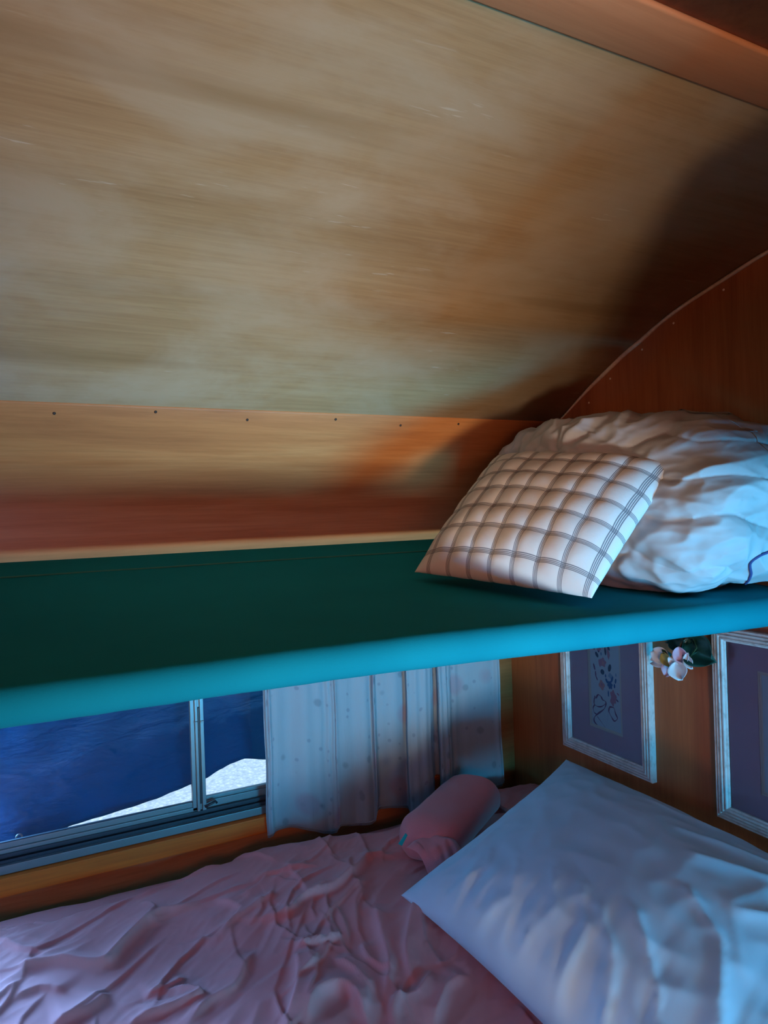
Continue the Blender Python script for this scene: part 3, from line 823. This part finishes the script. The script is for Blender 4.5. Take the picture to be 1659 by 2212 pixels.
L(pgm, fr.outputs[0], mx.inputs[0]); L(pgm, tr.outputs[0], mx.inputs[1]); L(pgm, gl.outputs[0], mx.inputs[2]); L(pgm, mx.outputs[0], nt.nodes['Material Output'].inputs[0])
FW, FH = 0.272, 0.36
def make_picture(y0, z0, label, art):
    """y0: far edge (left in view), z0: bottom; the picture spans towards the viewer"""
    root = empty('framed_print', (XR, y0 - FW / 2, z0)); tag(root, label, 'picture', 'framed prints on the side wall')
    def W_(a, b, d): return Vector((XR - d, y0 - a, z0 + b))       # a: along the wall, b: up, d: out of the wall
    prof = [(0, 0.0), (0, .013), (.002, .0155), (.0045, .0155), (.0055, .0125), (.0068, .0125), (.0078, .0165), (.0105, .0165), (.0115, .0135), (.0128, .0135), (.0138, .0172),
            (.0165, .0172), (.0175, .0135), (.0188, .0135), (.0198, .016), (.0225, .016), (.0235, .012), (.026, .0105), (.0265, .004)]
    bm = bmesh.new(); rings = []
    for (o, h) in prof:
        rings.append([bm.verts.new(W_(a, b, h)) for a, b in ((o, o), (FW - o, o), (FW - o, FH - o), (o, FH - o))])
    for r0, r1 in zip(rings[:-1], rings[1:]):
        for k in range(4): bm.faces.new((r0[k], r0[(k + 1) % 4], r1[(k + 1) % 4], r1[k]))
    from_bm('frame', bm, M['frame'], root)
    i0 = 0.026; ox, ob, ot = 0.085, 0.070, 0.070
    bm = bmesh.new(); rings = []
    for (a0, b0, a1, b1, h) in ((i0, i0, FW - i0, FH - i0, .005), (ox, ob, FW - ox, FH - ot, .005)):
        rings.append([bm.verts.new(W_(a, b, h)) for a, b in ((a0, b0), (a1, b0), (a1, b1), (a0, b1))])
    for k in range(4): bm.faces.new((rings[0][k], rings[0][(k + 1) % 4], rings[1][(k + 1) % 4], rings[1][k]))
    mb = from_bm('mat_board', bm, M['matboard'], root); mb.modifiers.new('s', 'SOLIDIFY').thickness = 0.001
    bm = bmesh.new(); rings = []
    for (g, h) in ((0, .0052), (0.0015, .0052), (.004, .0035), (.0065, .0035)):
        rings.append([bm.verts.new(W_(a, b, h)) for a, b in ((ox + g, ob + g), (FW - ox - g, ob + g), (FW - ox - g, FH - ot - g), (ox + g, FH - ot - g))])
    for r0, r1 in zip(rings[:-1], rings[1:]):
        for k in range(4): bm.faces.new((r0[k], r0[(k + 1) % 4], r1[(k + 1) % 4], r1[k]))
    from_bm('bevel', bm, M['cream'], root)
    ML = [M['paper'], M['a_pink'], M['a_coral'], M['a_blue'], M['a_navy'], M['a_rib'], M['a_soft']]
    bm = bmesh.new()
    bm.faces.new([bm.verts.new(W_(a, b, .0030)) for a, b in ((ox + .003, ob + .003), (FW - ox - .003, ob + .003), (FW - ox - .003, FH - ot - .003), (ox + .003, FH - ot - .003))])
    lay = [0]
    def blob(a, b, ra, rb, mi, rot=0, pet=0, amp=0.25):
        lay[0] += 1; h = .0031 + .00001 * lay[0]; n = 28; vs = []
        for k in range(n):
            t = 2 * math.pi * k / n; r = 1 + (amp * math.cos(pet * t) if pet else 0)
            da, db = ra * r * math.cos(t), rb * r * math.sin(t)
            vs.append(bm.verts.new(W_(a + da * math.cos(rot) - db * math.sin(rot), b + da * math.sin(rot) + db * math.cos(rot), h)))
        f = bm.faces.new(vs); f.material_index = mi
    def ribbon(pts, w, mi):
        lay[0] += 1; h = .0031 + .00001 * lay[0]; pts = smooth_poly(pts, 6); n = len(pts); L_, R_ = [], []
        for i, p in enumerate(pts):
            q0 = pts[max(0, i - 1)]; q1 = pts[min(n - 1, i + 1)]; dx, dy = q1[0] - q0[0], q1[1] - q0[1]; l = math.hypot(dx, dy) or 1e-6
            ww = w * (0.75 + 0.35 * math.sin(i * 0.5)); L_.append(bm.verts.new(W_(p[0] - dy / l * ww, p[1] + dx / l * ww, h))); R_.append(bm.verts.new(W_(p[0] + dy / l * ww, p[1] - dx / l * ww, h)))
        for i in range(n - 1): bm.faces.new((L_[i], L_[i + 1], R_[i + 1], R_[i])).material_index = mi
    def S(cx, cy):   # place on the print, from the close view of the photograph
        p = at(1200 + cx / 6.504, 1360 + cy / 6.504, 0, XR - .003); return (1.285 - p.y, p.z + 0.585)
    if art:
        E = [(665, 460, .0095, .010, 1, 5), (665, 470, .0035, .005, 2, 3), (650, 780, .0085, .0105, 2, 4), (650, 770, .003, .004, 1, 0), (765, 780, .0075, .009, 3, 6), (815, 945, .0085, .014, 1, 5), (800, 1010, .006, .010, 1, 4),
             (740, 340, .004, .012, 1, 3), (620, 470, .003, .009, 1, 0), (770, 650, .006, .006, 6, 4)]
        for cx, cy, ra, rb, mi, pt in E: blob(*S(cx, cy), ra, rb, mi, 0.2, pt, 0.16)
        for cx, cy, ra, rb, mi, ro in [(580, 350, .004, .007, 4, .6), (605, 295, .003, .004, 4, 0), (700, 305, .003, .009, 4, .1), (660, 225, .0025, .006, 4, -.2), (600, 210, .003, .003, 4, 0), (535, 240, .003, .007, 4, .4),
                                       (760, 540, .0045, .009, 4, -.3), (660, 595, .006, .006, 4, .3), (640, 340, .0015, .004, 3, 0), (545, 520, .0025, .008, 5, .3), (565, 620, .002, .007, 5, .1), (720, 720, .003, .006, 3, .5), (795, 700, .0028, .008, 3, -.4),
                                       (845, 725, .0025, .006, 3, -.2), (830, 795, .0025, .005, 3, 0), (705, 650, .002, .004, 3, 0), (580, 680, .0018, .006, 5, .5), (745, 900, .0018, .007, 3, 0), (880, 910, .002, .004, 1, 1), (870, 1000, .002, .004, 5, 1), (850, 640, .002, .004, 6, 0), (555, 950, .0018, .004, 5, 0)]:
            blob(*S(cx, cy), ra, rb, mi, ro)
        ribbon([S(*p) for p in [(570, 965), (600, 915), (640, 940), (665, 985), (705, 1010), (708, 1060), (680, 1120), (600, 1180), (550, 1230), (548, 1290), (600, 1350)]], .0019, 5)
        ribbon([S(*p) for p in [(548, 960), (545, 1040), (590, 1078), (650, 1080), (708, 1040)]], .0015, 5)
        ribbon([S(*p) for p in [(555, 1050), (530, 1100), (545, 1160), (580, 1190)]], .0014, 5)
        ribbon([S(*p) for p in [(585, 1215), (640, 1290), (700, 1375)]], .0007, 5)
        ribbon([S(*p) for p in [(760, 1090), (752, 1150), (790, 1230), (830, 1285), (872, 1250), (845, 1180), (820, 1100), (760, 1085)]], .0018, 5)
        ribbon([S(*p) for p in [(735, 1070), (740, 1200), (720, 1350)]], .0003, 6)
        # upper part of the garland, repeated upwards behind the bunk pole
        for k in range(3):
            b0 = 0.255 + k * 0.013; blob(0.12 + 0.015 * ((k * 7) % 3), b0, .006, .006, (1, 3, 2)[k], 0, 5, .15); blob(0.15 - 0.01 * k, b0 + .006, .003, .006, 4, .5)
    else:
        for k in range(9):
            b0 = 0.10 + k * 0.02; blob(0.135 + 0.012 * math.sin(k * 2.1), b0, .007, .008, (1, 2, 3)[k % 3], 0, 5, .15); blob(0.150 - 0.018 * (k % 2), b0 + .009, .003, .006, 4, .5)
    from_bm('art_print', bm, ML, root)
    bm = bmesh.new(); bm.faces.new([bm.verts.new(W_(a, b, .0075)) for a, b in ((i0 - .001, i0 - .001), (FW - i0 + .001, i0 - .001), (FW - i0 + .001, FH - i0 + .001), (i0 - .001, FH - i0 + .001))])
    from_bm('glass', bm, pgm, root)
    return root
make_picture(1.285, -0.585, 'framed floral print with ribbon bow, nearer the curtain, in fluted whitewashed frame', True)
make_picture(0.862, -0.594, 'whitewashed framed print at the right edge of the photo, beside the silk flowers', False)

# ------------------------------------------------------------------ silk flowers on the wall
M['petal'] = fabric('white silk petal', (0.72, 0.72, 0.76), None, 0.7, 500, 0.1, 0.2)
M['petalpink'] = fabric('pink silk petal', (0.66, 0.40, 0.50), None, 0.7, 500, 0.1, 0.2)
M['magenta'] = mat('magenta lip', (0.42, 0.04, 0.16), 0.7); M['yellow'] = mat('yellow throat', (0.50, 0.42, 0.12), 0.7)
M['leaf'] = mat('dark green leaf', (0.012, 0.07, 0.055), 0.35); M['bluep'] = mat('deep blue petal', (0.01, 0.02, 0.22), 0.6)
M['stem'] = mat('green stem', (0.03, 0.10, 0.05), 0.6)
sp = at(1475, 1330, 0, XR - 0.03)
fl = empty('silk_flowers', sp); tag(fl, 'small bunch of white and pink silk flowers pinned between the two framed prints', 'artificial flowers')
def petal(name, base, tip, width, m, cup=0.2, parent=fl, face=Vector((-1, -0.35, 0.1))):
    base = Vector(base); tip = Vector(tip); ax = tip - base; Ln = ax.length; ax.normalize()
    sd = ax.cross(face.normalized()).normalized(); up_ = sd.cross(ax).normalized()
    def fn(u, v):
        w = width * math.sin(math.pi * min(1, v * 0.93 + 0.04)) ** 0.7
        a = (u - 0.5) * 2
        return base + ax * (Ln * v) + sd * (w * a * 0.5) + up_ * (cup * Ln * (math.sin(v * 2.6) * 0.35) + 0.25 * width * a * a * (1 if cup > 0 else -1) + 0.06 * width * math.sin(a * 5 + v * 6))
    return grid(name, fn, 10, 12, m, parent, 0.0006)
def P(px, py, d=0.03): return at(px, py, 0, XR - d)
# orchid blooms
petal('petal', P(1448, 1425, .035), P(1412, 1404, .045), .034, M['petal'], .4)
petal('petal', P(1450, 1422, .03), P(1412, 1428, .03), .028, M['petal'], .4)
petal('petal', P(1452, 1428, .03), P(1440, 1458, .03), .024, M['petalpink'], .3)
petal('flower_throat', P(1432, 1410, .045), P(1452, 1440, .045), .020, M['yellow'], .5)
petal('petal', P(1468, 1448, .045), P(1446, 1418, .055), .016, M['petal'], .3)
petal('petal', P(1465, 1430, .05), P(1474, 1470, .055), .036, M['petal'], .4)
petal('flower_lip', P(1448, 1440, .048), P(1462, 1464, .048), .012, M['magenta'], .4)
petal('petal', P(1462, 1456, .046), P(1448, 1446, .05), .010, M['petalpink'], .4)
petal('petal', P(1478, 1430, .045), P(1468, 1396, .05), .030, M['petalpink'], .4)
petal('petal', P(1474, 1425, .046), P(1456, 1408, .05), .010, M['petal'], .4)
petal('petal', P(1484, 1418, .045), P(1497, 1446, .05), .018, M['petal'], .4)
petal('petal', P(1480, 1430, .05), P(1488, 1410, .05), .010, M['petal'], .4)
petal('leaf', P(1490, 1385, .025), P(1548, 1432, .03), .062, M['leaf'], .25)
petal('leaf', P(1498, 1425, .03), P(1540, 1415, .02), .026, M['leaf'], .25)
petal('leaf', P(1460, 1375, .025), P(1476, 1410, .04), .032, M['leaf'], .25)
petal('leaf', P(1492, 1380, .025), P(1480, 1420, .035), .026, M['leaf'], .25)
petal('leaf', P(1502, 1382, .02), P(1516, 1358, .03), .010, M['leaf'], .25)
petal('leaf', P(1480, 1360, .02), P(1440, 1384, .03), .028, M['leaf'], .25)
petal('blue_petal', P(1462, 1350, .03), P(1432, 1368, .05), .028, M['bluep'], .4)
petal('blue_petal', P(1468, 1350, .03), P(1455, 1380, .05), .026, M['bluep'], .4)
petal('leaf', P(1450, 1415, .03), P(1430, 1402, .05), .010, M['leaf'], .25)
tube('stem', [P(1475, 1310, .004), P(1476, 1345, .02), P(1478, 1390, .028), P(1466, 1425, .03), P(1450, 1428, .032)], .0016, M['stem'], fl, 6)
tube('stem', [P(1478, 1350, .02), P(1500, 1385, .03), P(1505, 1400, .04), P(1492, 1418, .04)], .0014, M['stem'], fl, 6)
